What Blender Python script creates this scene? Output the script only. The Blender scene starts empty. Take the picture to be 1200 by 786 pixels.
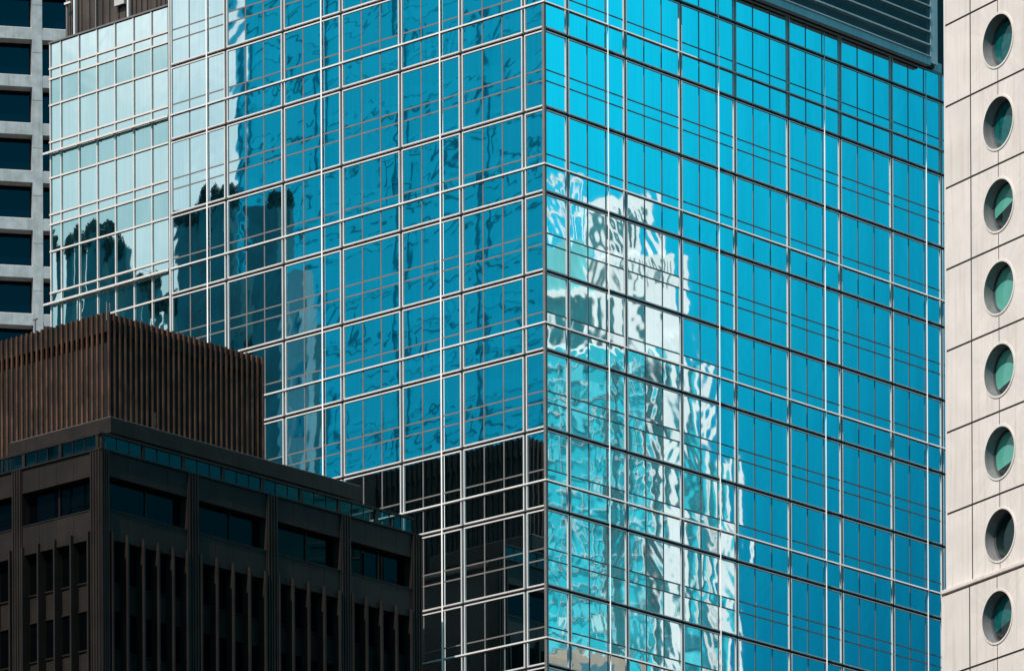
import bpy, math, random
from mathutils import Vector, Matrix

# ---------------------------------------------------------------- scene, camera, light
sc = bpy.context.scene
R = math.radians
FL = 7365.18 / 1200 * 36.0                 # long lens, perspective-corrected (level camera with shift)
cam_d = bpy.data.cameras.new('camera'); cam = bpy.data.objects.new('camera', cam_d)
sc.collection.objects.link(cam); sc.camera = cam
cam.location = (0, 0, 1.7)
cam.rotation_euler = (Matrix.Rotation(R(90), 3, 'X') @ Matrix.Rotation(-0.00449, 3, 'Z')).to_euler()
cam_d.sensor_width = 36; cam_d.lens = FL
cam_d.shift_x = -0.00785; cam_d.shift_y = 1.7477
cam_d.clip_start = 1; cam_d.clip_end = 12000

SUN_AZ = (-0.565, -0.825); SUN_EL = 50.0
sun_d = bpy.data.lights.new('sun', 'SUN'); sun = bpy.data.objects.new('sun', sun_d)
sc.collection.objects.link(sun)
sun_d.energy = 4.9; sun_d.angle = R(0.5); sun_d.color = (1.0, 0.955, 0.90)
sv = Vector((SUN_AZ[0] * math.cos(R(SUN_EL)), SUN_AZ[1] * math.cos(R(SUN_EL)), math.sin(R(SUN_EL))))
sun.rotation_euler = sv.to_track_quat('Z', 'Y').to_euler()
sun.location = (-60, -60, 200)

sc.view_settings.view_transform = 'Standard'; sc.view_settings.look = 'None'
sc.view_settings.exposure = 0.0; sc.view_settings.gamma = 1.0
sc.view_settings.use_curve_mapping = False
try:
    sc.cycles.max_bounces = 8; sc.cycles.glossy_bounces = 5; sc.cycles.transparent_max_bounces = 8
    sc.cycles.caustics_reflective = False; sc.cycles.caustics_refractive = False
except Exception: pass


def nd(nt, kind, **kw):
    n = nt.nodes.new(kind)
    for k, v in kw.items(): setattr(n, k, v)
    return n


def mth(nt, op, a, b=None, clamp=False):
    n = nt.nodes.new('ShaderNodeMath'); n.operation = op; n.use_clamp = clamp
    for i, v in enumerate((a, b)):
        if v is None: continue
        if isinstance(v, (int, float)): n.inputs[i].default_value = v
        else: nt.links.new(v, n.inputs[i])
    return n.outputs[0]


def mixc(nt, fac, a, b, mode='MIX'):
    n = nt.nodes.new('ShaderNodeMix'); n.data_type = 'RGBA'; n.blend_type = mode
    for s, v in ((n.inputs[0], fac), (n.inputs[6], a), (n.inputs[7], b)):
        if isinstance(v, (int, float)): s.default_value = v
        elif isinstance(v, tuple): s.default_value = (*v, 1)
        else: nt.links.new(v, s)
    return n.outputs[2]


def smooth(nt, v, a, b):
    n = nt.nodes.new('ShaderNodeMapRange'); n.interpolation_type = 'SMOOTHSTEP'
    nt.links.new(v, n.inputs[0]); n.inputs[1].default_value = a; n.inputs[2].default_value = b
    return n.outputs[0]


world = bpy.data.worlds.new('World'); sc.world = world; world.use_nodes = True
wt = world.node_tree; wt.nodes.clear()
sky = nd(wt, 'ShaderNodeTexSky', sky_type='NISHITA', sun_disc=False)
sky.sun_elevation = R(SUN_EL); sky.sun_rotation = math.atan2(SUN_AZ[0], SUN_AZ[1])
sky.air_density = 1.0; sky.dust_density = 0.4; sky.ozone_density = 1.5
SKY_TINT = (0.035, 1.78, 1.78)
geo = nd(wt, 'ShaderNodeTexCoord')
sep = nd(wt, 'ShaderNodeSeparateXYZ'); wt.links.new(geo.outputs['Generated'], sep.inputs[0])
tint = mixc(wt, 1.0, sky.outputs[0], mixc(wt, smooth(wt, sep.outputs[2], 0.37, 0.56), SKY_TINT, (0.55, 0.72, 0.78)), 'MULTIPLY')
n1 = nd(wt, 'ShaderNodeTexNoise'); n1.inputs['Scale'].default_value = 3.2; n1.inputs['Detail'].default_value = 6
n1.inputs['Distortion'].default_value = 0.4
mp = nd(wt, 'ShaderNodeMapping'); mp.inputs['Scale'].default_value = (1, 1, 2.4)
wt.links.new(geo.outputs['Generated'], mp.inputs[0]); wt.links.new(mp.outputs[0], n1.inputs['Vector'])
west = smooth(wt, sep.outputs[0], 0.35, -0.75)            # cloud bank stands in the west (-X)
cl = mth(wt, 'ADD', n1.outputs[0], mth(wt, 'MULTIPLY', mth(wt, 'SUBTRACT', west, 0.5), 0.9))
cmask = smooth(wt, cl, 0.62, 0.78)
n2 = nd(wt, 'ShaderNodeTexNoise'); n2.inputs['Scale'].default_value = 9; n2.inputs['Detail'].default_value = 5
wt.links.new(mp.outputs[0], n2.inputs['Vector'])
ccol = mixc(wt, smooth(wt, n2.outputs[0], 0.36, 0.66), (5.4, 7.4, 7.9), (10.4, 11.0, 11.2))
# the clear eastern sky deepens towards the horizon
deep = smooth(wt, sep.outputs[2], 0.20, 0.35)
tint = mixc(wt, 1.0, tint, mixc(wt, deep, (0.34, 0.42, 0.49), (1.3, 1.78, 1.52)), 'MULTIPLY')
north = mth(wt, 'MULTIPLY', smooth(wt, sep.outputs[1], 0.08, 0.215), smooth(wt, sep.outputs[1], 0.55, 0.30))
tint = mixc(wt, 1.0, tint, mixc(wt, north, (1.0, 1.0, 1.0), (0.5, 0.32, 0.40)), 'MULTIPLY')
bg = nd(wt, 'ShaderNodeBackground'); bg.inputs[1].default_value = 0.1
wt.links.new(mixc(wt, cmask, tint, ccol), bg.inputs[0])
wo = nd(wt, 'ShaderNodeOutputWorld'); wt.links.new(bg.outputs[0], wo.inputs[0])

# ---------------------------------------------------------------- materials


def newmat(name):
    m = bpy.data.materials.new(name); m.use_nodes = True
    nt = m.node_tree; nt.nodes.clear()
    return m, nt, nd(nt, 'ShaderNodeOutputMaterial')


def paint(name, col, rough=0.5, var=0.12, scale=1.5, streak=0.0, metallic=0.0, spec=0.4, island=0.0, dirt=(0.25, 0.22, 0.2), bump=0.0):
    """weathered paint / stone / metal: base colour broken by noise and by vertical rain streaks"""
    m, nt, out = newmat(name)
    tc = nd(nt, 'ShaderNodeTexCoord')
    no = nd(nt, 'ShaderNodeTexNoise'); no.inputs['Scale'].default_value = scale; no.inputs['Detail'].default_value = 6
    nt.links.new(tc.outputs['Object'], no.inputs['Vector'])
    lo = tuple(c * (1 - var) for c in col); hi = tuple(min(1, c * (1 + var)) for c in col)
    c = mixc(nt, smooth(nt, no.outputs[0], 0.3, 0.7), lo, hi)
    if island:
        gm = nd(nt, 'ShaderNodeNewGeometry')
        c = mixc(nt, mth(nt, 'MULTIPLY', gm.outputs['Random Per Island'], island), c, tuple(k * 0.6 for k in col))
    if streak:
        mp = nd(nt, 'ShaderNodeMapping'); mp.inputs['Scale'].default_value = (4.0, 4.0, 0.18)
        ns = nd(nt, 'ShaderNodeTexNoise'); ns.inputs['Scale'].default_value = 1.2; ns.inputs['Detail'].default_value = 5
        nt.links.new(tc.outputs['Object'], mp.inputs[0]); nt.links.new(mp.outputs[0], ns.inputs['Vector'])
        f = mth(nt, 'MULTIPLY', smooth(nt, ns.outputs[0], 0.48, 0.75), streak)
        c = mixc(nt, f, c, tuple(a * b * 1.6 for a, b in zip(col, dirt)))
    p = nd(nt, 'ShaderNodeBsdfPrincipled')
    nt.links.new(c, p.inputs['Base Color'])
    p.inputs['Roughness'].default_value = rough; p.inputs['Metallic'].default_value = metallic
    p.inputs['Specular IOR Level'].default_value = spec
    if bump:
        nb = nd(nt, 'ShaderNodeTexNoise'); nb.inputs['Scale'].default_value = 9; nb.inputs['Detail'].default_value = 5
        nt.links.new(tc.outputs['Object'], nb.inputs['Vector'])
        b = nd(nt, 'ShaderNodeBump'); b.inputs['Strength'].default_value = bump; b.inputs['Distance'].default_value = 0.02
        nt.links.new(nb.outputs[0], b.inputs['Height']); nt.links.new(b.outputs[0], p.inputs['Normal'])
    nt.links.new(p.outputs[0], out.inputs[0])
    return m


def coated(name, tint, body, refl=0.9, rough=0.0):
    """mirror-coated facade glass: tinted reflection over a dark body"""
    m, nt, out = newmat(name)
    g = nd(nt, 'ShaderNodeBsdfGlossy'); g.inputs['Roughness'].default_value = rough
    tc = nd(nt, 'ShaderNodeTexCoord')
    mp = nd(nt, 'ShaderNodeMapping'); mp.inputs['Scale'].default_value = (5, 5, 0.12)
    no = nd(nt, 'ShaderNodeTexNoise'); no.inputs['Scale'].default_value = 1.6; no.inputs['Detail'].default_value = 4
    nt.links.new(tc.outputs['Object'], mp.inputs[0]); nt.links.new(mp.outputs[0], no.inputs['Vector'])
    nt.links.new(mixc(nt, smooth(nt, no.outputs[0], 0.3, 0.75), tint, tuple(c * 0.93 for c in tint)), g.inputs['Color'])
    d = nd(nt, 'ShaderNodeBsdfDiffuse'); d.inputs['Color'].default_value = (*body, 1)
    mx = nd(nt, 'ShaderNodeMixShader'); mx.inputs[0].default_value = refl
    nt.links.new(d.outputs[0], mx.inputs[1]); nt.links.new(g.outputs[0], mx.inputs[2])
    nt.links.new(mx.outputs[0], out.inputs[0])
    return m


def clear(name, tint, refl=0.2):
    m, nt, out = newmat(name)
    g = nd(nt, 'ShaderNodeBsdfGlossy'); g.inputs['Roughness'].default_value = 0.0
    g.inputs['Color'].default_value = (0.8, 0.95, 0.97, 1)
    t = nd(nt, 'ShaderNodeBsdfTransparent'); t.inputs['Color'].default_value = (*tint, 1)
    mx = nd(nt, 'ShaderNodeMixShader'); mx.inputs[0].default_value = refl
    nt.links.new(t.outputs[0], mx.inputs[1]); nt.links.new(g.outputs[0], mx.inputs[2])
    nt.links.new(mx.outputs[0], out.inputs[0])
    return m


M = dict(
    glass=coated('blue_coated_glass', (0.80, 0.94, 0.97), (0.004, 0.02, 0.025), 0.93, 0.0125),
    pale=coated('pale_coated_glass', (0.86, 0.97, 0.97), (0.01, 0.03, 0.03), 0.95, 0.011),
    spandrel=coated('green_spandrel_glass', (0.66, 0.85, 0.86), (0.02, 0.07, 0.075), 0.86),
    alu=paint('white_aluminium', (0.67, 0.62, 0.595), 0.35, 0.06, 0.8, 0.15),
    rail=paint('white_rail', (0.72, 0.665, 0.635), 0.35, 0.05, 0.8, 0.1),
    mull=paint('bronze_mullion', (0.17, 0.145, 0.135), 0.45, 0.1),
    gap=paint('dark_gasket', (0.018, 0.022, 0.027), 0.6, 0.2),
    cream=paint('cream_mullion', (0.68, 0.595, 0.55), 0.4, 0.06),
    louvre=paint('grey_louvre', (0.20, 0.23, 0.24), 0.5, 0.1),
    fascia=paint('grey_fascia', (0.50, 0.52, 0.52), 0.5, 0.06, 1.0, 0.35),
    stone=paint('pale_cladding', (0.695, 0.60, 0.55), 0.45, 0.07, 0.6, 0.42, dirt=(0.42, 0.36, 0.30), island=0.16),
    rear=paint('blue_black_fin', (0.010, 0.013, 0.014), 0.6, 0.3, 1.0, 0.3, spec=0.1),  # near-black, cooler than the other fins; used on the back face
    reveal=paint('shaded_grey_reveal', (0.20, 0.19, 0.185), 0.4, 0.1, 2, 0.3),  # darker than the stone: the shade inside the reveal is put into the colour
    joint=paint('dark_joint', (0.016, 0.011, 0.009), 0.7),
    steel=paint('brushed_steel', (0.50, 0.46, 0.44), 0.35, 0.08, 3, 0.2),
    concrete=paint('grey_concrete', (0.37, 0.37, 0.365), 0.8, 0.16, 1.2, 0.35, bump=0.2),
    navy=coated('dark_navy_glass', (0.05, 0.10, 0.13), (0.001, 0.004, 0.008), 0.16, 0.02),
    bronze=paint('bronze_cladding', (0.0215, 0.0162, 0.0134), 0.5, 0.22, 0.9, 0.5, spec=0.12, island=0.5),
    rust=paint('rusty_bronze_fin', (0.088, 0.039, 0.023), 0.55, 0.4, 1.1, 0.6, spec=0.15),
    black=paint('black_backing', (0.004, 0.004, 0.005), 0.8),
    tinted=coated('dark_tinted_glass', (0.30, 0.36, 0.38), (0.001, 0.0015, 0.002), 0.04, 0.0),
    cler=clear('balustrade_glass', (0.42, 0.60, 0.63), 0.035),
    port=clear('porthole_glass', (0.36, 0.68, 0.64), 0.06),
    blind=paint('pale_blind', (0.70, 0.72, 0.64), 0.8, 0.06),
    curtain=paint('dark_curtain', (0.012, 0.17, 0.20), 0.8, 0.3, 4),
    umber=paint('umber_cladding', (0.060, 0.042, 0.034), 0.6, 0.3, 0.7, 0.6),
    ground=paint('asphalt_ground', (0.055, 0.055, 0.055), 0.9, 0.2, 0.2),
    roof=paint('grey_roof', (0.22, 0.22, 0.21), 0.9, 0.15, 0.6),
)

# ---------------------------------------------------------------- builders
COL = sc.collection


class MB:
    """collects boxes / quads in local coordinates and links them as one mesh object"""

    def __init__(s): s.v = []; s.f = []; s.m = []; s.sm = []

    def quad(s, pts, mi=0, smooth=False):
        b = len(s.v); s.v += [tuple(p) for p in pts]; s.f.append(tuple(range(b, b + len(pts)))); s.m.append(mi); s.sm.append(smooth)

    def box(s, x0, x1, y0, y1, z0, z1, mi=0):
        if x0 > x1: x0, x1 = x1, x0
        if y0 > y1: y0, y1 = y1, y0
        b = len(s.v)
        s.v += [(x0, y0, z0), (x1, y0, z0), (x1, y1, z0), (x0, y1, z0), (x0, y0, z1), (x1, y0, z1), (x1, y1, z1), (x0, y1, z1)]
        for q in ((0, 3, 2, 1), (4, 5, 6, 7), (0, 1, 5, 4), (1, 2, 6, 5), (2, 3, 7, 6), (3, 0, 4, 7)):
            s.f.append(tuple(b + i for i in q)); s.m.append(mi); s.sm.append(False)

    def fbox(s, F, s0, s1, o0, o1, z0, z1, mi=0):
        """box on a facade: s along it, o outwards, z up"""
        if F == 'R': s.box(s0, s1, -o0, -o1, z0, z1, mi)
        else: s.box(-o0, -o1, s0, s1, z0, z1, mi)

    def tube(s, F, a, c, r, vertical, n=10):
        """round rail standing off a facade: a, c = its two ends as (s, out, z)"""
        b = len(s.v)
        for (ss, oo, zz) in (a, c):
            for k in range(n):
                p = 2 * math.pi * k / n
                if vertical: q = (ss + r * math.cos(p), oo + r * math.sin(p), zz)
                else: q = (ss, oo + r * math.cos(p), zz + r * math.sin(p))
                s.v.append((q[0], -q[1], q[2]) if F == 'R' else (-q[1], q[0], q[2]))
        for k in range(n):
            f = (b + k, b + (k + 1) % n, b + n + (k + 1) % n, b + n + k)
            s.f.append(f); s.m.append(0); s.sm.append(True)
        for e in (b, b + n): s.f.append(tuple(range(e, e + n))); s.m.append(0); s.sm.append(False)

    def grid(s, F, s0, s1, z0, z1, o, nu, nv, fn, mi=0):
        b = len(s.v)
        for j in range(nv + 1):
            for i in range(nu + 1):
                u, w = i / nu, j / nv
                oo = o + fn(u, w); ss = s0 + (s1 - s0) * u; z = z0 + (z1 - z0) * w
                s.v.append((ss, -oo, z) if F == 'R' else (-oo, ss, z))
        for j in range(nv):
            for i in range(nu):
                q = [b + j * (nu + 1) + i, b + j * (nu + 1) + i + 1, b + (j + 1) * (nu + 1) + i + 1, b + (j + 1) * (nu + 1) + i]
                if F == 'L': q.reverse()
                s.f.append(tuple(q)); s.m.append(mi); s.sm.append(True)

    def build(s, name, mats, parent=None, bevel=0):
        me = bpy.data.meshes.new(name); me.from_pydata(s.v, [], s.f)
        if not isinstance(mats, (list, tuple)): mats = [mats]
        for m in mats: me.materials.append(m)
        me.polygons.foreach_set('material_index', s.m); me.polygons.foreach_set('use_smooth', s.sm)
        me.update()
        o = bpy.data.objects.new(name, me); COL.objects.link(o)
        if parent: o.parent = parent
        if bevel:
            md = o.modifiers.new('bevel', 'BEVEL'); md.width = bevel; md.segments = 2; md.limit_method = 'ANGLE'
        return o


def thing(name, label, cat, loc=(0, 0, 0), rz=0.0, group=None):
    o = bpy.data.objects.new(name, None); COL.objects.link(o)
    o.location = loc; o.rotation_euler = (0, 0, rz); o.empty_display_size = 2
    o['label'] = label; o['category'] = cat
    if group: o['group'] = group
    return o


def tag(o, label, cat, group=None):
    o['label'] = label; o['category'] = cat
    if group: o['group'] = group
    return o


rnd = random.Random(7)


def warp(w, h, amp=1.0):
    """surface of one real sheet of tempered glass: bowed, slightly tilted, roller-waved (metres)"""
    A = rnd.choice((-1, 1)) * rnd.uniform(0.15, 0.75) * 1e-3 * amp * min(w, h) ** 1.0
    ta, tb = rnd.gauss(0, 0.55e-3) * amp * w * 0.5, rnd.gauss(0, 0.6e-3) * amp * h * 0.5
    B = rnd.uniform(0.3, 1.0) * 2.6e-5 * amp; lam = rnd.uniform(0.32, 0.5); ph = rnd.uniform(0, 6.28)
    cs = [(rnd.gauss(0, 5e-5) * amp, rnd.uniform(-1.6, 1.6), rnd.uniform(-2.5, 2.5), rnd.uniform(0, 6.28)) for _ in range(5)] + [(rnd.gauss(0, 1.5e-5) * amp, rnd.uniform(-2.2, 2.2), rnd.uniform(-4.5, 4.5), rnd.uniform(0, 6.28)) for _ in range(4)]

    def fn(u, v):
        z = A * 4 * (u * (1 - u) + 0.35 * v * (1 - v)) + ta * u + tb * v
        z += B * math.sin(6.283 * v * h / lam + ph + 2.0 * u)
        for c, a, b, p in cs: z += c * math.sin(6.283 * (a * u * w + b * v * h * 0.6) + p)
        return z
    return fn


# ---------------------------------------------------------------- glass tower
ROT = math.atan2(math.cos(0.731133849), math.sin(0.731133849))   # +x local runs along the right-hand facade
P0 = (1.589, 300.0, 0)
Z = [109.25, 105.494, 101.752, 97.994, 93.957, 90.194, 86.423, 82.688, 78.922, 75.180, 71.405, 67.65, 63.9]
SL = [1.273, 5.333, 9.319, 13.283, 17.252, 21.225, 25.165]          # bay lines of the left facade
SR = [1.640, 5.865, 10.0, 14.143, 18.29, 22.401, 26.544, 30.628, 34.75]   # and of the right one
tower = thing('glass_tower', 'tall tower of blue mirror glass in a white metal grid, its sharp corner facing us', 'office tower', P0, ROT)
G = 0.072                                     # half the dark slot between two framed units
b = MB()
b.box(0.10, 34.8, 0.10, 25.2, 0.0, 113.0)
b.build('core', M['gap'], tower)
b = MB(); b.box(0.2, 34.7, 0.2, 25.1, 113.0, 113.4); b.build('roof', M['roof'], tower)


def unit_glass(mb, F, edges, zs, amp=1.0):
    for a, c in zip(edges[:-1], edges[1:]):
        for z1, z0 in zip(zs[:-1], zs[1:]):
            nu = max(6, int((c - a) / 0.10)); nv = max(5, int((z1 - z0) / 0.085))
            mb.grid(F, a + 0.004, c - 0.004, z0 + 0.004, z1 - 0.004, 0.02, nu, nv, warp(c - a, z1 - z0, amp))


def framed(mb, F, s0, s1, z0, z1, bw=0.062, o=0.07):
    if F == 'R': bw = 0.045
    mb.fbox(F, s0, s0 + bw, -0.05, o, z0, z1, 0); mb.fbox(F, s1 - bw, s1, -0.05, o, z0, z1, 0)
    mb.fbox(F, s0 + bw, s1 - bw, -0.05, o, z0, z0 + bw, 0); mb.fbox(F, s0 + bw, s1 - bw, -0.05, o, z1 - bw, z1, 0)


def thin(mb, F, edges, zs, w=0.034, o=0.034):
    for e in edges[1:-1]: mb.fbox(F, e - w, e + w, -0.05, o, zs[-1], zs[0], 1)
    for z in zs[1:-1]:
        for a, c in zip(edges[:-1], edges[1:]): mb.fbox(F, a + w, c - w, -0.05, o - 0.003, z - w, z + w, 1)


def transoms(i):
    zt, zb = Z[i] - G, Z[i + 1] + G
    tall = (Z[i] - Z[i + 1]) > 3.95
    return [zt - 0.04, Z[i] - (2.20 if tall else 1.93), Z[i] - (2.69 if tall else 2.46), zb + 0.04], zt, zb


def window(F, s0, s1, i, n=3):
    zs, zt, zb = transoms(i)
    a, c = s0 + G, s1 - G
    ed = [a + 0.04 + (c - a - 0.08) * k / n for k in range(n + 1)]
    g = MB(); unit_glass(g, F, ed, zs); w = g.build('window', M['glass'], tower)
    f = MB(); framed(f, F, a, c, zb, zt); thin(f, F, ed, zs); f.build('frame', [M['alu'], M['mull']], w)


LOW = {0: 4, 1: 5, 2: 6, 3: 8, 4: 10, 5: 11}        # lowest storey in view per bay of the left face
for i in range(0, 11):
    for k in range(6):
        if i <= {5: 3, 4: 4, 3: 5, 2: 6, 1: 8, 0: 9}[k] + 1: window('L', SL[k], SL[k + 1], i)
    for k in range(7):
        if i >= 1 and i <= 10 - (1 if k < 2 else 0): window('R', SR[k], SR[k + 1], i)
# glazing of the storeys and bays hidden from view and the strip under the louvres: one part
for F, S, rng in (('L', SL, range(6)), ('R', SR, range(8))):
    st = MB(); stf = MB()
    for i in range(0, 12):
        zs, zt, zb = transoms(i)
        for k in rng:
            done = (F == 'L' and i <= 10 and i <= {5: 3, 4: 4, 3: 5, 2: 6, 1: 8, 0: 9}[k] + 1) or (F == 'R' and k < 7 and 1 <= i <= 10 - (1 if k < 2 else 0))
            if done: continue
            zz, zzt = zs, zt
            if F == 'R' and i == 0: zz, zzt = [106.85, zb + 0.04], 106.9
            a, c = S[k] + G, S[k + 1] - G
            ed = [a + 0.04 + (c - a - 0.08) * q / 3 for q in range(4)]
            unit_glass(st, F, ed, zz); framed(stf, F, a, c, zb, zzt); thin(stf, F, ed, zz)
    o = st.build('glazing_strip', M['glass'], tower); o['kind'] = 'stuff'
    stf.build('frame', [M['alu'], M['mull']], o)
# one-pane units wrapping the corner
for i in range(0, 11):
    zs, zt, zb = transoms(i)
    g = MB(); f = MB()
    for F, S in (('L', SL), ('R', SR)):
        ed = [0.05, S[0] - G - 0.04]
        zz, zzt = (zs, zt) if not (F == 'R' and i == 0) else ([106.85, zb + 0.04], 106.9)
        unit_glass(g, F, ed, zz)
        f.fbox(F, S[0] - G - 0.064, S[0] - G, -0.05, 0.07, zb, zzt, 0)
        f.fbox(F, 0.07, S[0] - G - 0.064, -0.05, 0.07, zb, zb + 0.062, 0)
        f.fbox(F, 0.07, S[0] - G - 0.064, -0.05, 0.07, zzt - 0.062, zzt, 0)
        for z in zz[1:-1]: f.fbox(F, 0.07, S[0] - G - 0.064, -0.05, 0.031, z - 0.034, z + 0.034, 1)
    w = g.build('corner_window', M['glass'], tower); f.build('frame', [M['alu'], M['mull']], w)
b = MB(); b.box(-0.075, 0.068, -0.075, 0.068, 60, 111); b.build('corner_post', M['mull'], tower)
b = MB(); b.fbox('L', 25.125, 25.20, -0.05, 0.12, 60, 112.9); b.build('edge_trim', M['alu'], tower)
# cleaning rails: stand off the facade on every other storey and every other bay
for i in (1, 3, 5, 7, 9):
    z = transoms(i)[0][2]
    for F, end in (('L', 25.1), ('R', 34.6)):
        b = MB()
        if F == 'L': b.fbox('L', -0.13, end, 0.075, 0.125, z - 0.037, z + 0.037)
        else:                                        # rail section shaped with a sloping front to catch the sun
            p = [(-0.15, z - 0.04), (-0.09, z + 0.045), (-0.075, z + 0.045), (-0.075, z - 0.04)]; x0, x1 = -0.09, end
            for (a, c) in zip(p, p[1:] + p[:1]): b.quad([(x0, a[0], a[1]), (x1, a[0], a[1]), (x1, c[0], c[1]), (x0, c[0], c[1])])
            b.quad([(x1, q[0], q[1]) for q in p]); b.quad([(x0, q[0], q[1]) for q in p[::-1]])
        b.build('cleaning_rail', M['rail'], tower)
for F, ss in (('L', (6.664, 14.598, 22.533)), ('R', (4.536, 12.829, 21.091, 29.334))):
    for s_ in ss:
        b = MB(); b.tube(F, (s_, 0.10, 60), (s_, 0.10, 106.7 if F == 'R' else 112.9), 0.036 if F == 'L' else 0.028, True); b.build('cleaning_rail', M['rail'], tower)
# louvred plant storey projecting from the right face
lv = MB()
lv.fbox('R', 8.0, 29.10, 0.30, 0.60, 106.88, 107.32, 0)
lv.fbox('R', 8.0, 29.10, 0.603, 0.68, 107.26, 107.325, 0)
lp = lv.build('louvre_panel', M['fascia'], tower)
b = MB(); b.fbox('R', 8.0, 29.8, 0.02, 0.30, 106.95, 107.06); b.fbox('R', 8.0, 29.25, 0.0, 0.2, 107.06, 112.9); b.build('backing', M['gap'], lp)
b = MB(); b.fbox('R', 29.26, 29.84, 0.05, 0.47, 107.09, 112.9); b.build('jamb', M['fascia'], lp)
b = MB(); b.fbox('R', 29.86, 30.62, 0.0, 0.12, 106.93, 107.4); b.build('closer', M['fascia'], lp)
b = MB()
z = 107.36
while z < 112.8:
    x0, x1 = 8.0, 29.24
    b.quad([(x0, -0.44, z), (x1, -0.44, z), (x1, -0.39, z + 0.060), (x0, -0.39, z + 0.060)]); z += 0.075
b.build('slats', M['louvre'], lp)
b = MB(); b.fbox('R', 8.0, 30.6, 0.015, 0.09, 106.86, 106.90); b.build('trim', M['fascia'], lp)
for k in range(8):
    zz = 107.94 + 0.66 * k
    b = MB(); b.fbox('R', 8.0, 29.25, 0.2, 0.50, zz, zz + 0.07); b.build('louvre_bar', M['fascia'], lp)

# ---------------------------------------------------------------- pale annex
annex = thing('glass_annex', 'lower wing of pale mirror glass with cream mullions joined left of the blue tower', 'office building', P0, ROT)
AS = [25.50, 26.798, 28.098, 29.43, 30.745, 32.066, 33.395, 34.17]
AF = [(108.74, 107.455, 106.922, 105.58), (105.58, 103.682, 103.126, 101.845), (101.845, 99.969, 99.453, 98.071),
      (98.071, 95.945, 95.376, 94.073), (94.073, 92.05, 91.5, 90.2), (90.2, 88.3, 87.75, 86.4)]
b = MB(); b.box(0.36, 14, 25.32, 34.14, 0, 108.6); b.build('core', M['gap'], annex)
for fl in AF:
    for a, c in zip(AS[:-1], AS[1:]):
        g = MB()
        for j in range(3):
            nu = max(4, int((c - a) / 0.15)); nv = max(3, int((fl[j] - fl[j + 1]) / 0.13))
            g.grid('L', a, c, fl[j + 1], fl[j], -0.30, nu, nv, warp(c - a, fl[j] - fl[j + 1], 1.6), 1 if j == 2 else 0)
        g.build('window', [M['pale'], M['spandrel']], annex)
b = MB()
for e in AS: b.fbox('L', e - 0.032, e + 0.032, -0.36, -0.235, 84, 108.72)
b.build('mullion', M['cream'], annex)
zs = sorted({z for fl in AF for z in fl})
b = MB()
for z in zs[:-1]:
    if abs(z - 103.126) < 0.01 or abs(z - 95.376) < 0.01: continue
    b.fbox('L', 25.46, 34.24, -0.35, -0.215, z - 0.042, z + 0.042)
b.build('transom', M['cream'], annex)
for z in (103.126, 95.376, 87.75):
    b = MB(); b.fbox('L', 25.46, 34.55, -0.17, -0.05, z - 0.05, z + 0.05)
    for e in AS: b.fbox('L', e - 0.055, e + 0.055, -0.22, -0.03, z - 0.07, z + 0.045)
    b.build('cleaning_rail', M['cream'], annex)
b = MB(); b.fbox('L', 25.32, 34.24, -0.8, -0.2, 108.74, 108.82); b.build('coping', M['mull'], annex)
b = MB(); b.fbox('L', 25.24, 25.42, -0.5, -0.05, 60, 108.9); b.build('gap_trim', M['gap'], annex)

# brown plant room on the roof behind the annex parapet
plant = thing('plant_room', 'dark brown panelled plant room with pale posts above the pale annex roof', 'plant room', P0, ROT)
b = MB(); b.box(3.2, 12, 26.0, 36.05, 107.5, 114); b.build('wall', M['umber'], plant)
b = MB()
rr = random.Random(3)
s_ = 26.1
while s_ < 36.0:
    b.fbox('L', s_, s_ + 0.03, -3.2, -3.14, 107.5, 114); s_ += rr.uniform(0.3, 0.75)
b.build('seam', M['gap'], plant)
for s_, w in ((35.05, 0.055), (31.1, 0.06)):
    b = MB(); b.fbox('L', s_ - w, s_ + w, -2.95, -2.83, 107.5, 114); b.build('post', M['alu'], plant)
b = MB(); b.fbox('L', 35.62, 35.70, -3.0, -2.9, 107.5, 114); b.build('post', M['mull'], plant)
b = MB(); b.fbox('L', 33.6, 33.68, -3.1, -3.0, 107.5, 114); b.build('pipe', M['mull'], plant)
b = MB(); b.fbox('L', 31.5, 32.2, -3.1, -2.95, 110.9, 112.3); b.build('cabinet', M['steel'], plant)
b = MB(); b.fbox('L', 35.3, 35.75, -2.9, -2.8, 111.75, 111.85); b.build('bracket', M['alu'], plant)

# ---------------------------------------------------------------- brown office block, lower left
K = (-11.752, 299.4, 0)
brown = thing('bronze_office_block', 'dark bronze office block with a finned rooftop screen in the lower left foreground', 'office building', K, ROT)
XL, YR = -14.89, -4.0                       # planes of its two street fronts (x of the left one, y of the right one)


def bbox(mb, F, s0, s1, o0, o1, z0, z1, mi=0):
    """box on the block's right front (s = x) or left front (s = y); o measured outwards from the front"""
    if F == 'R': mb.box(s0, s1, YR - o0, YR - o1, z0, z1, mi)
    else: mb.box(XL - o0, XL - o1, s0, s1, z0, z1, mi)


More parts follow.
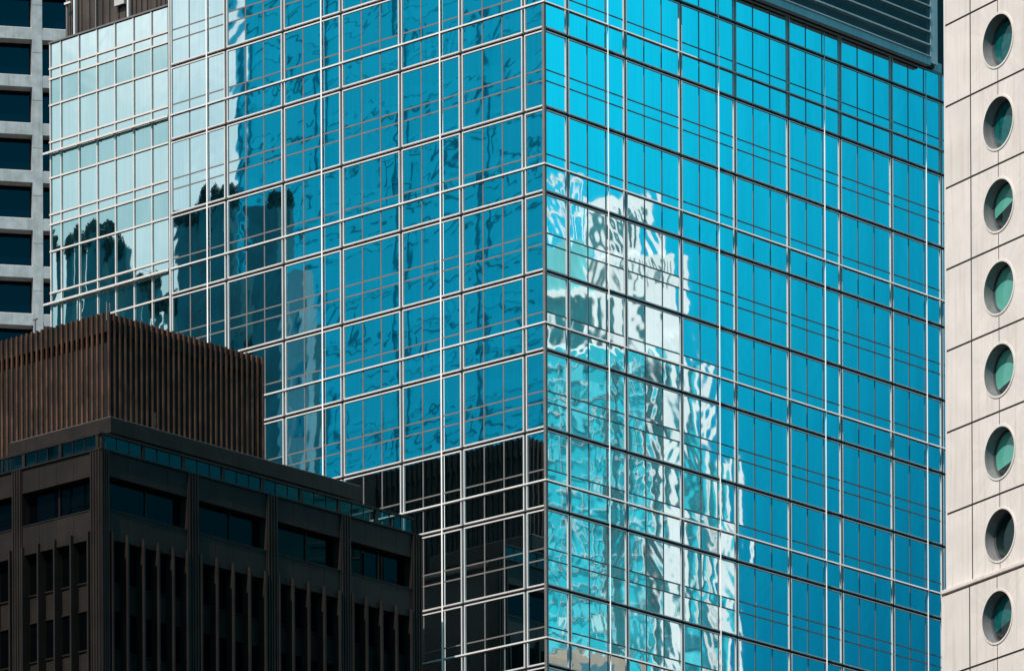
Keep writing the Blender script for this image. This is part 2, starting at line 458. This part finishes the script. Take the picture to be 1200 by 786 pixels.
b = MB(); b.box(XL + 0.62, 6.1, YR + 0.62, 26, 0, 77.8); b.build('core', M['black'], brown)
b = MB(); b.box(XL + 0.3, 6.4, YR + 0.3, 26, 77.8, 77.93); b.build('roof', M['roof'], brown)
PR = [(XL, -14.36), (-9.30, -8.57), (-4.07, -3.33), (0.94, 1.65), (5.90, 6.62)]
PL = [(YR, -3.29), (1.21, 1.86), (6.40, 7.05)]
for F, P in (('R', PR), ('L', PL)):
    for n, (a, c) in enumerate(P):
        if F == 'L' and n == 0: continue
        b = MB()
        if F == 'R' and n == 0: b.box(XL, -14.36, YR, -3.29, 40, 77.97)
        else: bbox(b, F, a, c, -0.62, 0.0, 40, 77.97)
        for q in range(4):
            e = a + (c - a) * (q + 0.5) / 4; bbox(b, F, e - 0.035, e + 0.035, 0.0, 0.05, 40, 77.95)
        if F == 'R' and n == 0:
            for q in range(4):
                e = YR + 0.71 * (q + 0.5) / 4; bbox(b, 'L', e - 0.035, e + 0.035, 0.0, 0.05, 40, 77.95)
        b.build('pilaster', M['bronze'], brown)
BR = [(a[1], c[0]) for a, c in zip(PR[:-1], PR[1:])]
BL = [(a[1], c[0]) for a, c in zip(PL[:-1], PL[1:])]
FINS = {('R', 0): [-14.21, -13.24, -12.2, -11.25, -10.29, -9.36], ('R', 1): [-8.47, -7.42, -6.35, -5.27, -4.2],
        ('R', 2): [-3.30, -2.35, -1.29, -0.22, 0.84], ('R', 3): [1.72, 2.68, 3.72, 4.76, 5.81],
        ('L', 0): [-3.20, -2.08, -1.0, 0.08, 1.13], ('L', 1): [1.97, 3.1, 4.2, 5.3, 6.3]}
for F, B in (('R', BR), ('L', BL)):
    for n, (a, c) in enumerate(B):
        npan = 4
        for (z0, z1) in ((76.86, 77.97), (74.0, 75.31)):
            b = MB()
            for q in range(npan):
                e0 = a + (c - a) * q / npan; e1 = a + (c - a) * (q + 1) / npan
                bbox(b, F, e0 + 0.006, e1 - 0.006, -0.5, -0.05 + 0.004 * (q % 2), z0, z1)
            b.build('spandrel', M['bronze'], brown)
        b = MB(); bbox(b, F, a, c, -0.6, -0.50, 75.31, 76.86); w = b.build('window', M['tinted'], brown)
        b = MB(); m = a + (c - a) * 0.55
        bbox(b, F, m - 0.04, m + 0.04, -0.5, -0.44, 75.36, 76.86); bbox(b, F, a, c, -0.5, -0.02, 75.31, 75.36); b.build('frame', M['bronze'], w)
        fins = FINS[(F, n)]
        z = 74.0
        while z > 60:
            b = MB()
            bbox(b, F, a, c, -0.6, -0.42, z - 1.82, z); w = b.build('window', M['tinted'], brown)
            b = MB()
            bbox(b, F, a, c, -0.415, -0.33, z - 1.86, z - 1.80); bbox(b, F, a, c, -0.415, -0.33, z - 0.05, z)
            bbox(b, F, a, a + 0.04, -0.415, -0.335, z - 1.80, z - 0.05); bbox(b, F, c - 0.04, c, -0.415, -0.335, z - 1.80, z - 0.05)
            b.build('frame', M['bronze'], w)
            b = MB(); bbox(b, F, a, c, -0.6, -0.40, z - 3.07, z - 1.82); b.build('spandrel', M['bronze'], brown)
            z -= 3.07
        for e in fins:
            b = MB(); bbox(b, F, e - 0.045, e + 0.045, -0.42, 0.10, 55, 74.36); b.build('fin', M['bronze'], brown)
# glazed balustrade on the parapet
b = MB(); b.box(XL - 0.04, 6.62, YR - 0.04, YR + 0.3, 77.97, 78.03); b.box(XL - 0.04, XL + 0.3, YR + 0.3, 20, 77.97, 78.03); b.build('coping', M['bronze'], brown)
gl = MB(); fr = MB()
fr.box(XL + 0.06, 6.15, YR + 0.08, YR + 0.22, 78.70, 78.80)
e = XL + 0.25
while e < 6.0:
    fr.box(e - 0.09, e + 0.09, YR + 0.1, YR + 0.24, 78.03, 78.70)
    for q in range(3):
        x0 = e + 0.12 + q * 0.81; x1 = min(x0 + 0.77, 6.02)
        if x1 > x0 + 0.1: fr.box(x1, x1 + 0.03, YR + 0.13, YR + 0.19, 78.03, 78.70); gl.box(x0, x1, YR + 0.15, YR + 0.165, 78.03, 78.70)
    e += 2.6
bl = gl.build('balustrade', M['cler'], brown); fr.build('frame', M['bronze'], bl)
gl = MB(); fr = MB()
fr.box(XL + 0.08, XL + 0.22, YR + 0.22, 12, 78.70, 78.80)
e = YR + 0.35
while e < 11.0:
    fr.box(XL + 0.1, XL + 0.24, e - 0.09, e + 0.09, 78.03, 78.70)
    for q in range(3):
        y0 = e + 0.12 + q * 0.75; fr.box(XL + 0.13, XL + 0.19, y0 + 0.71, y0 + 0.74, 78.03, 78.70); gl.box(XL + 0.15, XL + 0.165, y0, y0 + 0.71, 78.03, 78.70)
    e += 2.42
bl = gl.build('balustrade', M['cler'], brown); fr.build('frame', M['bronze'], bl)
b = MB(); b.box(-13.2, 3.0, -2.6, 3.4, 77.93, 79.14); b.build('attic_wall', M['black'], brown)
# roof slab
b = MB(); b.box(-13.47, 3.26, -3.2, 3.57, 79.147, 79.88)
for x in (-10.2, -6.9, -3.6, -0.3):
    pass
b.build('roof_slab', M['bronze'], brown, 0.02)
b = MB(); b.box(-13.40, 3.19, -3.13, 3.50, 79.88, 79.915); b.build('slab_edge', M['mull'], brown)
# finned rooftop screen
PX, PZ0, PZ1 = -10.55, 79.0, 85.95
scr = MB(); scr.box(PX + 0.45, -0.45, 0.45, 22, PZ0 - 1, PZ1 - 0.10)
scr.box(PX + 0.12, -0.12, 0.12, 0.45, PZ1 - 0.9, PZ1 - 0.05); scr.box(PX + 0.12, PX + 0.45, 0.45, 12.9, PZ1 - 0.9, PZ1 - 0.05); scr.box(-0.45, -0.12, 0.45, 10.3, PZ1 - 0.9, PZ1 - 0.05)
scr = scr.build('rooftop_screen', M['black'], brown)
rf = random.Random(5)


def fins_on(face, n, pitch, start):
    for k in range(n):
        t = start + k * pitch
        b = MB(); w = 0.05; top = PZ1 - rf.uniform(0, 0.03)
        d = 0.10
        if face == 'R': b.box(t - w, t + w, 0.0, d, PZ0, top)
        elif face == 'L': b.box(PX, PX + d, t - w, t + w, PZ0, top)
        else: b.box(-d, 0.0, t - w, t + w, PZ0, top)
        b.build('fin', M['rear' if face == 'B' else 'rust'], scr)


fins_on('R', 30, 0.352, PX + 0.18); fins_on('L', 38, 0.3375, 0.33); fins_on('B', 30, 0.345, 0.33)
b = MB(); b.box(-0.30, -0.01, 10.4, 22, PZ0, PZ1 - 0.05); b.box(PX + 0.02, PX + 0.3, 13.0, 22, PZ0, PZ1 - 0.05); b.build('screen_wall', M['bronze'], scr)
b = MB(); b.box(-7.55, -7.22, 0.10, 0.16, 79.9, 81.9); b.build('weathered_panel', paint('weathered_panel', (0.16, 0.12, 0.09), 0.7, 0.4, 3), scr)
for (x, y, h, w) in ((PX + 0.1, 0.1, 0.45, 0.02), (PX + 0.3, 0.1, 0.45, 0.02), (PX + 0.6, 5.4, 0.75, 0.025), (PX + 0.6, 4.85, 0.5, 0.018)):
    b = MB(); b.box(x - w, x + w, y - w, y + w, PZ1 - 0.4, PZ1 + h)
    if h > 0.7: b.box(x - 0.05, x + 0.05, y - 0.13, y + 0.13, PZ1 + h, PZ1 + h + 0.06)
    b.build('antenna', M['mull'], scr)

# ---------------------------------------------------------------- tower with round windows, right
JROT = math.atan2(-0.8588, 0.5124)
J = (18.651, 270.0, 0)
jt = thing('round_window_tower', 'pale stone clad tower with a column of round porthole windows at the right edge', 'office tower', J, JROT)
b = MB(); b.box(-0.12, 13.95, 0.625, 12.95, 0, 112); b.build('core', M['joint'], jt)
CX, RO = 3.95, 1.10
WZ = [93.52 - 3.492 * k for k in range(0, 10)]
NSEG = 64


def holed(mb, x0, x1, z0, z1, cx, cz, r, y, th=0.06):
    """cladding panel x0..x1, z0..z1 with a round hole"""
    pts = []
    for k in range(NSEG):
        a = 2 * math.pi * k / NSEG; dx, dz = math.cos(a), math.sin(a)
        tx = ((x1 - cx) if dx > 0 else (x0 - cx)) / dx if abs(dx) > 1e-9 else 1e9
        tz = ((z1 - cz) if dz > 0 else (z0 - cz)) / dz if abs(dz) > 1e-9 else 1e9
        t = min(tx, tz); pts.append(((cx + r * dx, cz + r * dz), (cx + t * dx, cz + t * dz)))
    for k in range(NSEG):
        (i0, o0), (i1, o1) = pts[k], pts[(k + 1) % NSEG]
        mb.quad([(i0[0], y, i0[1]), (o0[0], y, o0[1]), (o1[0], y, o1[1]), (i1[0], y, i1[1])])
    for (cxn, czn) in ((x0, z0), (x1, z0), (x1, z1), (x0, z1)):
        near = sorted(range(NSEG), key=lambda q: (pts[q][1][0] - cxn) ** 2 + (pts[q][1][1] - czn) ** 2)[:2]
        a, c = pts[near[0]][1], pts[near[1]][1]
        p = [(a[0], y, a[1]), (cxn, y, czn), (c[0], y, c[1])]
        n = (p[1][0] - p[0][0]) * (p[2][2] - p[0][2]) - (p[1][2] - p[0][2]) * (p[2][0] - p[0][0])
        if abs(n) > 1e-6: mb.quad(p if n > 0 else p[::-1])
    for (a, c) in (((x0, z0), (x1, z0)), ((x1, z0), (x1, z1)), ((x1, z1), (x0, z1)), ((x0, z1), (x0, z0))):
        mb.quad([(a[0], y, a[1]), (a[0], y + th, a[1]), (c[0], y + th, c[1]), (c[0], y, c[1])])


wall = MB()
LEDGE = 67.52
for k in range(-1, 15):
    zc = WZ[0] - 3.492 * k
    z1, z0 = zc + 1.746 - 0.045, zc - 1.746 + 0.045
    y = 0.0 if zc > LEDGE else -0.16
    wall.box(0.03, 1.845, y, 0.62, z0, z1)
    if k < 9: holed(wall, 1.935, 5.95, z0, z1, CX, zc, RO + 0.02, y)
    else: wall.box(1.935, 5.95, y, 0.62, z0, z1)
    for (pa, pb) in ((6.02, 7.9), (7.98, 10.0), (10.08, 12.0), (12.08, 14.06)): wall.box(pa, pb, y, 0.62, z0, z1)
    for (pa, pb) in ((0.72, 4.6), (4.68, 8.8), (8.88, 13.0)): wall.box(13.9, 14.06, pa, pb, z0, z1)
    for (ja, jb) in ((0.03, 1.845), (1.935, 5.95), (6.02, 13.9)): wall.box(ja, jb, y + 0.02, 0.05, z0 - 0.088, z0 - 0.002, 1)
    wall.box(1.847, 1.933, y + 0.02, 0.05, z0 - 0.088, z1, 1); wall.box(0.002, 0.028, y + 0.02, 0.05, z0 - 0.088, z1, 1)
    wall.box(-0.12 if y == 0 else -0.25, 0.0, y + 0.02, 0.62, z0 - 0.044, z1 + 0.044)
    wall.box(CX - 0.045, CX - 0.003, y - 0.004, y + 0.02, z0, zc - RO - 0.1, 1); wall.box(CX - 0.045, CX - 0.003, y - 0.004, y + 0.02, zc + RO + 0.1, z1, 1)
wall.build('wall', [M['stone'], M['joint']], jt)
b = MB(); b.box(-0.2, 14.1, -0.22, 0.3, LEDGE - 0.14, LEDGE + 0.04); b.build('ledge', M['stone'], jt, 0.03)


def ring(mb, cz, r0, y0, r1, y1, n=64, mi=0, sm=True):
    for k in range(n):
        a0, a1 = 2 * math.pi * k / n, 2 * math.pi * (k + 1) / n
        P = lambda r, y, a: (CX + r * math.cos(a), y, cz + r * math.sin(a))
        mb.quad([P(r0, y0, a0), P(r1, y1, a0), P(r1, y1, a1), P(r0, y0, a1)], mi, False)


def disc(mb, cz, r, y, lo=-1.0, hi=1.0, slope=0.0, n=48):
    """disc of radius r cut to the heights lo..hi (fractions of r)"""
    pts = [(r * math.cos(2 * math.pi * k / n), r * math.sin(2 * math.pi * k / n)) for k in range(n)]
    pts = [(x, min(max(z, lo * r + slope * x), hi * r)) for x, z in pts]
    mb.quad([(CX + x, y, cz + z) for x, z in pts])


BLINDS = {0: None, 1: ('curtain', -1, 0.9, 0), 2: ('curtain', -1, 1, 0.0), 3: ('blind', 0.05, 1, 0.35), 4: ('blind', -1, 1, 0.0), 5: ('blind', -0.42, 1, 0.25), 6: ('blind', -0.38, 1, 0.2), 7: ('dark_room', -1, 1, 0), 8: ('curtain', -0.2, 1, 0.3)}
for k in range(0, 9):
    zc = WZ[k]; y = 0.0 if zc > LEDGE else -0.16
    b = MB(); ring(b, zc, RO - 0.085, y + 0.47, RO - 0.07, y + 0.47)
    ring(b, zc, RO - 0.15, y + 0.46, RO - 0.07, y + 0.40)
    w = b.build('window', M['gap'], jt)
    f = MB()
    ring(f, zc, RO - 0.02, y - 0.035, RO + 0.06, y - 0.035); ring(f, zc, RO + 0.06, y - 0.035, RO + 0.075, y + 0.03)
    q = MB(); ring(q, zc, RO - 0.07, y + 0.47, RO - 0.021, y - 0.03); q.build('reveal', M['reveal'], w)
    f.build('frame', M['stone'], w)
    g = MB(); disc(g, zc, RO - 0.10, y + 0.455); g.build('pane', M['port'], w)
    bd = BLINDS[k]
    if bd:
        g = MB(); disc(g, zc, RO - 0.11, y + 0.475, bd[1], bd[2], bd[3]); g.build('blind' if bd[0] == 'blind' else 'curtain', M['black' if bd[0] == 'dark_room' else bd[0]], w)  # black disc paints the dark room behind a bare pane, no curtain there
    else:
        g = MB()
        for x0, w_ in ((-0.25, 0.13), (0.2, 0.2), (0.55, 0.1)):
            g.box(CX + x0, CX + x0 + w_, y + 0.50, y + 0.52, zc - 0.6, zc + 0.65)
        g.build('curtain', M['curtain'], w)

# ---------------------------------------------------------------- concrete grid building, far left
GROT = R(11)
gb = thing('concrete_grid_block', 'grey concrete office block with deep square window openings behind at the left edge', 'office building', (-36.179, 480, 0), GROT)
b = MB(); b.box(-14, 11, 1.35, 16, 0, 180); b.build('core', M['black'], gb)
tops = [165.62 - 3.637 * k for k in range(-1, 11)]
w = MB(); sl = MB()
for e in range(-2, 3):
    x0 = -0.37 + 5.2 * e
    w.box(x0, x0 + 0.77, 0.0, 1.3, 100, 178)
    for zt in tops: sl.box(x0 + 0.003, x0 + 0.767, -0.004, 0.01, zt + 1.75, zt + 1.78)
for zt in tops:
    for e in range(-2, 2):
        x0 = -0.37 + 5.2 * e + 0.77
        w.box(x0, x0 + 4.43, 0.02, 1.3, zt - 0.87, zt)
w.build('wall', M['concrete'], gb); sl.build('joint', M['gap'], gb)
for zt in tops[:-1]:
    for e in range(-2, 2):
        x0 = -0.37 + 5.2 * e + 0.77
        b = MB(); b.box(x0, x0 + 4.43, 1.1, 1.2, zt - 3.637 + 0.06, zt - 0.87); q = b.build('window', M['navy'], gb)
        b = MB(); b.box(x0, x0 + 4.43, 0.10, 1.1, zt - 3.637, zt - 3.637 + 0.06)
        b.build('sill', M['cream'], q)

# ---------------------------------------------------------------- ground
g = MB(); g.quad([(-4000, -4000, 0), (4000, -4000, 0), (4000, 4000, 0), (-4000, 4000, 0)])
g = g.build('ground', M['ground']); g['kind'] = 'structure'
#ENV
# ---------------------------------------------------------------- the city around, seen mirrored in the glass
def sheen(name, dcol, gcol, fac, rough):
    m, nt, out = newmat(name)
    tc = nd(nt, 'ShaderNodeTexCoord'); no = nd(nt, 'ShaderNodeTexNoise'); no.inputs['Scale'].default_value = 0.07; no.inputs['Detail'].default_value = 5
    nt.links.new(tc.outputs['Object'], no.inputs['Vector'])
    d = nd(nt, 'ShaderNodeBsdfDiffuse'); nt.links.new(mixc(nt, smooth(nt, no.outputs[0], 0.3, 0.7), tuple(c * 0.55 for c in dcol), dcol), d.inputs['Color'])
    g = nd(nt, 'ShaderNodeBsdfGlossy'); g.inputs['Color'].default_value = (*gcol, 1); g.inputs['Roughness'].default_value = rough
    mx = nd(nt, 'ShaderNodeMixShader'); mx.inputs[0].default_value = fac
    nt.links.new(d.outputs[0], mx.inputs[1]); nt.links.new(g.outputs[0], mx.inputs[2]); nt.links.new(mx.outputs[0], out.inputs[0])
    return m


M['slate'] = sheen('blue_sheen_facade', (0.015, 0.36, 0.44), (0.32, 0.65, 0.71), 0.70, 0.25)
M['slateline'] = sheen('dark_window_slot', (0.01, 0.17, 0.23), (0.2, 0.38, 0.45), 0.55, 0.25)
M['slateband'] = sheen('blue_band', (0.015, 0.385, 0.47), (0.335, 0.69, 0.75), 0.70, 0.25)
M['darkface'] = paint('dark_teal_facade', (0.010, 0.17, 0.20), 0.4, 0.3, 0.4, 0.3)
M['paleface'] = paint('pale_grey_render', (0.42, 0.66, 0.70), 0.7, 0.08, 0.4, 0.2)
M['white'] = paint('white_render', (0.93, 0.92, 0.91), 0.6, 0.04, 0.4, 0.1)
M['turq'] = paint('turquoise_tile', (0.012, 0.50, 0.61), 0.5, 0.12, 0.25, 0.3)
M['tan'] = paint('tan_render', (0.42, 0.33, 0.27), 0.8, 0.1, 0.4)
M['wood'] = paint('hazy_dark_foliage', (0.012, 0.09, 0.095), 0.9, 0.5, 0.05)  # teal cast: the far hill's haze is mixed into the leaf colour

# broad slate office slab across the street to the west
slab = thing('slate_office_slab', 'broad slate blue office slab mirrored as the dark blue field in the left hand glass', 'office building', P0, ROT)
b = MB(); b.box(-175, -150, 95, 167, 0, 188); b.build('wall', M['slate'], slab)
b = MB(); rs = random.Random(11)
z = 88.0
while z < 187:
    y = 95.5
    while y < 166.5:
        L = rs.uniform(0.5, 3.5); h = rs.choice((0.03, 0.04, 0.06, 0.08, 0.12)); zz = z + rs.uniform(-0.25, 0.25)
        b.box(-149.97, -149.9, y, min(y + L, 166.5), zz, zz + h); y += L + rs.uniform(0.2, 2.2)
    if rs.random() < 0.5:
        for _ in range(14):
            y = rs.uniform(96, 165); b.box(-149.965, -149.905, y, y + rs.uniform(0.06, 0.12), z + 0.3, z + rs.uniform(1.5, 3.3))
    z += rs.choice((0.8, 1.2, 2.2, 3.0))
b.build('window_slot', M['slateline'], slab)
b = MB()
z = 90.0
while z < 187:
    y = 95.2
    while y < 166.5:
        L = rs.uniform(4, 20); b.box(-149.985, -149.93, y, min(y + L, 166.8), z, z + rs.uniform(0.7, 1.6)); y += L + rs.uniform(0.5, 6)
    z += 3.6
b.build('window_band', M['slateband'], slab)
b = MB()
for y in [95.2 + 8.9 * k for k in range(9)]: b.box(-150, -149.6, y, y + 0.5, 60, 188)
b.build('pier', M['slate'], slab)

dk = thing('dark_glass_block', 'dark teal block with stepped rooftop boxes mirrored low in the left hand glass', 'office building', P0, ROT)
b = MB()
for (y0, y1, zt) in ((104.3, 107.4, 135.6), (108.2, 108.9, 131.0), (109.3, 112.2, 137.2), (112.5, 114.9, 136.2), (115.7, 116.7, 130.5), (117.8, 119.3, 132.6), (120.2, 122.0, 135.6), (122.8, 124.9, 137.6), (125.9, 127.4, 137.2)):
    b.box(-90.9, -90 - 0.004 * (y0 - 100), y0, y1, 0, zt)
b.box(-94, -91, 104, 128, 0, 127.5)
b.build('wall', M['darkface'], dk)
b = MB(); z = 108
while z < 126:
    b.box(-91.0, -90.9, 104.2, 127.8, z, z + 0.7); z += 3.4
b.build('ledge', M['slate'], dk)
# planted roof terraces: leaf clumps over the parapets
b = MB(); rl = random.Random(8)
for (y0, y1, zt) in ((104.3, 107.4, 135.6), (109.3, 112.2, 137.2), (112.5, 114.9, 136.2), (115.6, 116.8, 130.6), (117.6, 119.4, 132.6), (120.0, 122.2, 135.6), (122.6, 125.1, 137.5), (125.7, 127.6, 137.1)):
    for c in range(5):
        cy, cz, r = rl.uniform(y0, y1), zt + rl.uniform(-0.3, 0.4), rl.uniform(0.5, 1.0)
        for _ in range(160):
            d = Vector((rl.gauss(0, 1), rl.gauss(0, 1), rl.gauss(0, 1))); d.normalize(); p = Vector((-90.4, cy, cz)) + d * r * rl.uniform(0.5, 1)
            u = Vector((rl.gauss(0, 1), rl.gauss(0, 1), rl.gauss(0, 1))).normalized() * 0.2; w_ = d.cross(u) * 0.9
            b.quad([p - u, p - w_, p + u, p + w_])
pl = b.build('roof_planting', M['wood'], dk); pl['kind'] = 'stuff'
st_ = thing('pale_stair_tower', 'slim pale stair tower mirrored between the dark block and the slate slab', 'tower', P0, ROT)
b = MB(); b.box(-89.0, -88, 100.3, 101.4, 0, 129.5); b.box(-88.9, -88.3, 102.0, 102.6, 0, 127.5); b.build('wall', M['paleface'], st_)
b = MB()
for k in range(8): b.box(-87.99, -87.9, 100.5, 100.9, 100 + 3.6 * k, 101.6 + 3.6 * k)
b.build('window', M['slateline'], st_)

# wooded hill far to the west
hv, hf = [], []
HN, HM = 150, 34
rh = random.Random(2)
wv = [(rh.uniform(0.01, 0.4), rh.uniform(0, 6.28)) for _ in range(26)]


def ridge(s):
    return sum(math.sin(w_ * s + p) * min(6.0, 0.9 / w_) for w_, p in wv)


for j in range(HM + 1):
    for i in range(HN + 1):
        s_ = 250 + i * 4.4; t = j / HM
        o = 420 + 180 * t
        top = 296 + 0.05 * (s_ - 640) + ridge(s_) * 0.28
        z = top * (1 - (1 - t) ** 2.2) + (rh.uniform(-1, 1) * 3.2 + 1.6 * math.sin(s_ * 0.9 + 5 * t)) * min(1, 3 * t)
        hv.append((-o, s_ + rh.uniform(-1.2, 1.2), z if j else -2))
for j in range(HM):
    for i in range(HN):
        q = j * (HN + 1) + i; hf.append((q, q + HN + 1, q + HN + 2, q + 1))
hm = bpy.data.meshes.new('hill'); hm.from_pydata(hv, [], hf); hm.materials.append(M['wood']); hm.update()
hill = bpy.data.objects.new('hill', hm); COL.objects.link(hill); hill.location = P0; hill.rotation_euler = (0, 0, ROT); hill['kind'] = 'structure'

# stepped turquoise tower to the east, full in the sun
tw = thing('stepped_turquoise_tower', 'stepped turquoise tower with white piers and crown mirrored in the right hand glass', 'tower', (398.99, 345.5, 0), math.atan2(0.994, -0.11))
b = MB()
for (x0, x1, zt, d) in ((-22, 20.9, 186.9, 24), (-20, 18.1, 197.4, 22), (-14, 15.2, 199.4, 20)): b.box(x0, x1, -d, -0.01 * d + 0.2, 0, zt)
b.build('wall', M['turq'], tw)
b = MB()
b.box(4.9, 15.2, -19, -0.1, 199.4, 209.8); b.box(5.4, 11.9, -16, -0.4, 209.8, 216.5); b.box(-14, 4.9, -19, -0.5, 199.4, 206.2)
b.build('crown', M['white'], tw)
b = MB(); b.box(-14, 4.9, -18, -0.8, 206.2, 211.6); b.build('attic', paint('light_turquoise_tile', (0.16, 0.58, 0.60), 0.5, 0.08, 0.3), tw)
b = MB()
for (x0, x1) in ((0.3, 2.2), (2.5, 4.4), (5.6, 7.0), (9.0, 10.2), (-2.5, -0.3)):
    b.box(x0, x1, -0.45, -0.02 if x0 > 5 else -0.4, 200.2, 205.4)
for x0 in (6.2, 8.0, 9.8): b.box(x0, x0 + 0.8, -0.4, -0.3, 211.0, 215.0)
b.build('window', M['darkface'], tw)
b = MB()
for (x0, x1, zt) in ((19.9, 20.9, 186.9), (17.2, 18.1, 197.4), (13.6, 15.2, 201), (17.4, 17.7, 185), (11.4, 11.7, 199)): b.box(x0, x1, 0.2, 0.9, 150, zt)
b.build('pier', M['white'], tw)
b = MB()
for x0 in (6.9, 12.0): b.box(x0, x0 + 0.9, 0.2, 0.55, 150, 197.5)
b.build('window', M['darkface'], tw)
b = MB(); rt = random.Random(4); z = 152.0
while z < 199:
    x = -18.0
    while x < 16:
        L = rt.uniform(1.0, 5.0); b.box(x, min(x + L, 16.0), 0.19, 0.32, z, z + rt.choice((0.04, 0.06, 0.1))); x += L + rt.uniform(0.2, 2.2)
    z += 1.75
for x0 in (1.9, 4.4, 6.75, 7.85, 9.6, 11.85, 12.95): b.box(x0, x0 + 0.07, 0.19, 0.30, 150, 198.5)
b.build('string_course', M['white'], tw)
b = MB()
for x0 in (0.6, 1.9, 3.4, 4.5):
    b.box(x0, x0 + 0.28, -3, -2.7, 211.6, 219.5); b.box(x0, x0 + 0.28, -8, -7.7, 211.6, 219.5)
b.box(0.6, 4.8, -3, -2.7, 219.2, 219.5); b.box(0.6, 4.8, -3, -2.7, 215.2, 215.5)
b.build('crown_frame', M['white'], tw)
tones = [paint('pale_turquoise_pane', (0.08, 0.60, 0.70), 0.4, 0.06, 0.3), paint('deep_turquoise_pane', (0.01, 0.36, 0.43), 0.4, 0.1, 0.3), paint('light_pane', (0.45, 0.78, 0.80), 0.4, 0.06, 0.3), paint('dark_turquoise_pane', (0.01, 0.20, 0.26), 0.4, 0.1, 0.3)]
b = MB(); z = 152.2
while z < 198.5:
    for k in range(26):
        x0 = -14 + 1.2 * k
        if rt.random() < 0.62 and x0 < (17.0 if z < 185 else 13.5):
            h = rt.choice((0.5, 1.2, 1.5)); b.box(x0 + 0.08, x0 + rt.choice((0.5, 1.1, 1.1)), 0.185, 0.23, z, min(z + h, 197.2), rt.choice((0, 0, 0, 1, 1, 2, 3)))
    z += 1.75
b.build('glazing', tones, tw)
b = MB()
for k in range(7):
    x0 = 5.6 + 1.36 * k
    b.box(x0, x0 + rt.uniform(0.25, 0.5), -0.09, -0.04, 205.9 + rt.uniform(0, 0.8), 209.3)
b.build('crown_slot', M['darkface'], tw)
low = thing('tan_office_block', 'low tan block standing in front of the turquoise tower in the mirror', 'building', (398.99, 345.5, 0), math.atan2(0.994, -0.11))
b = MB(); b.box(-16, 9, 3, 14, 0, 162.0); b.box(-16, 4, 3.5, 13, 0, 162.8); b.build('wall', M['tan'], low)
b = MB()
for k in range(5): b.box(-15 + 4.6 * k, -12 + 4.6 * k, 14.0, 14.05, 158, 161)
b.build('window', M['slateline'], low)
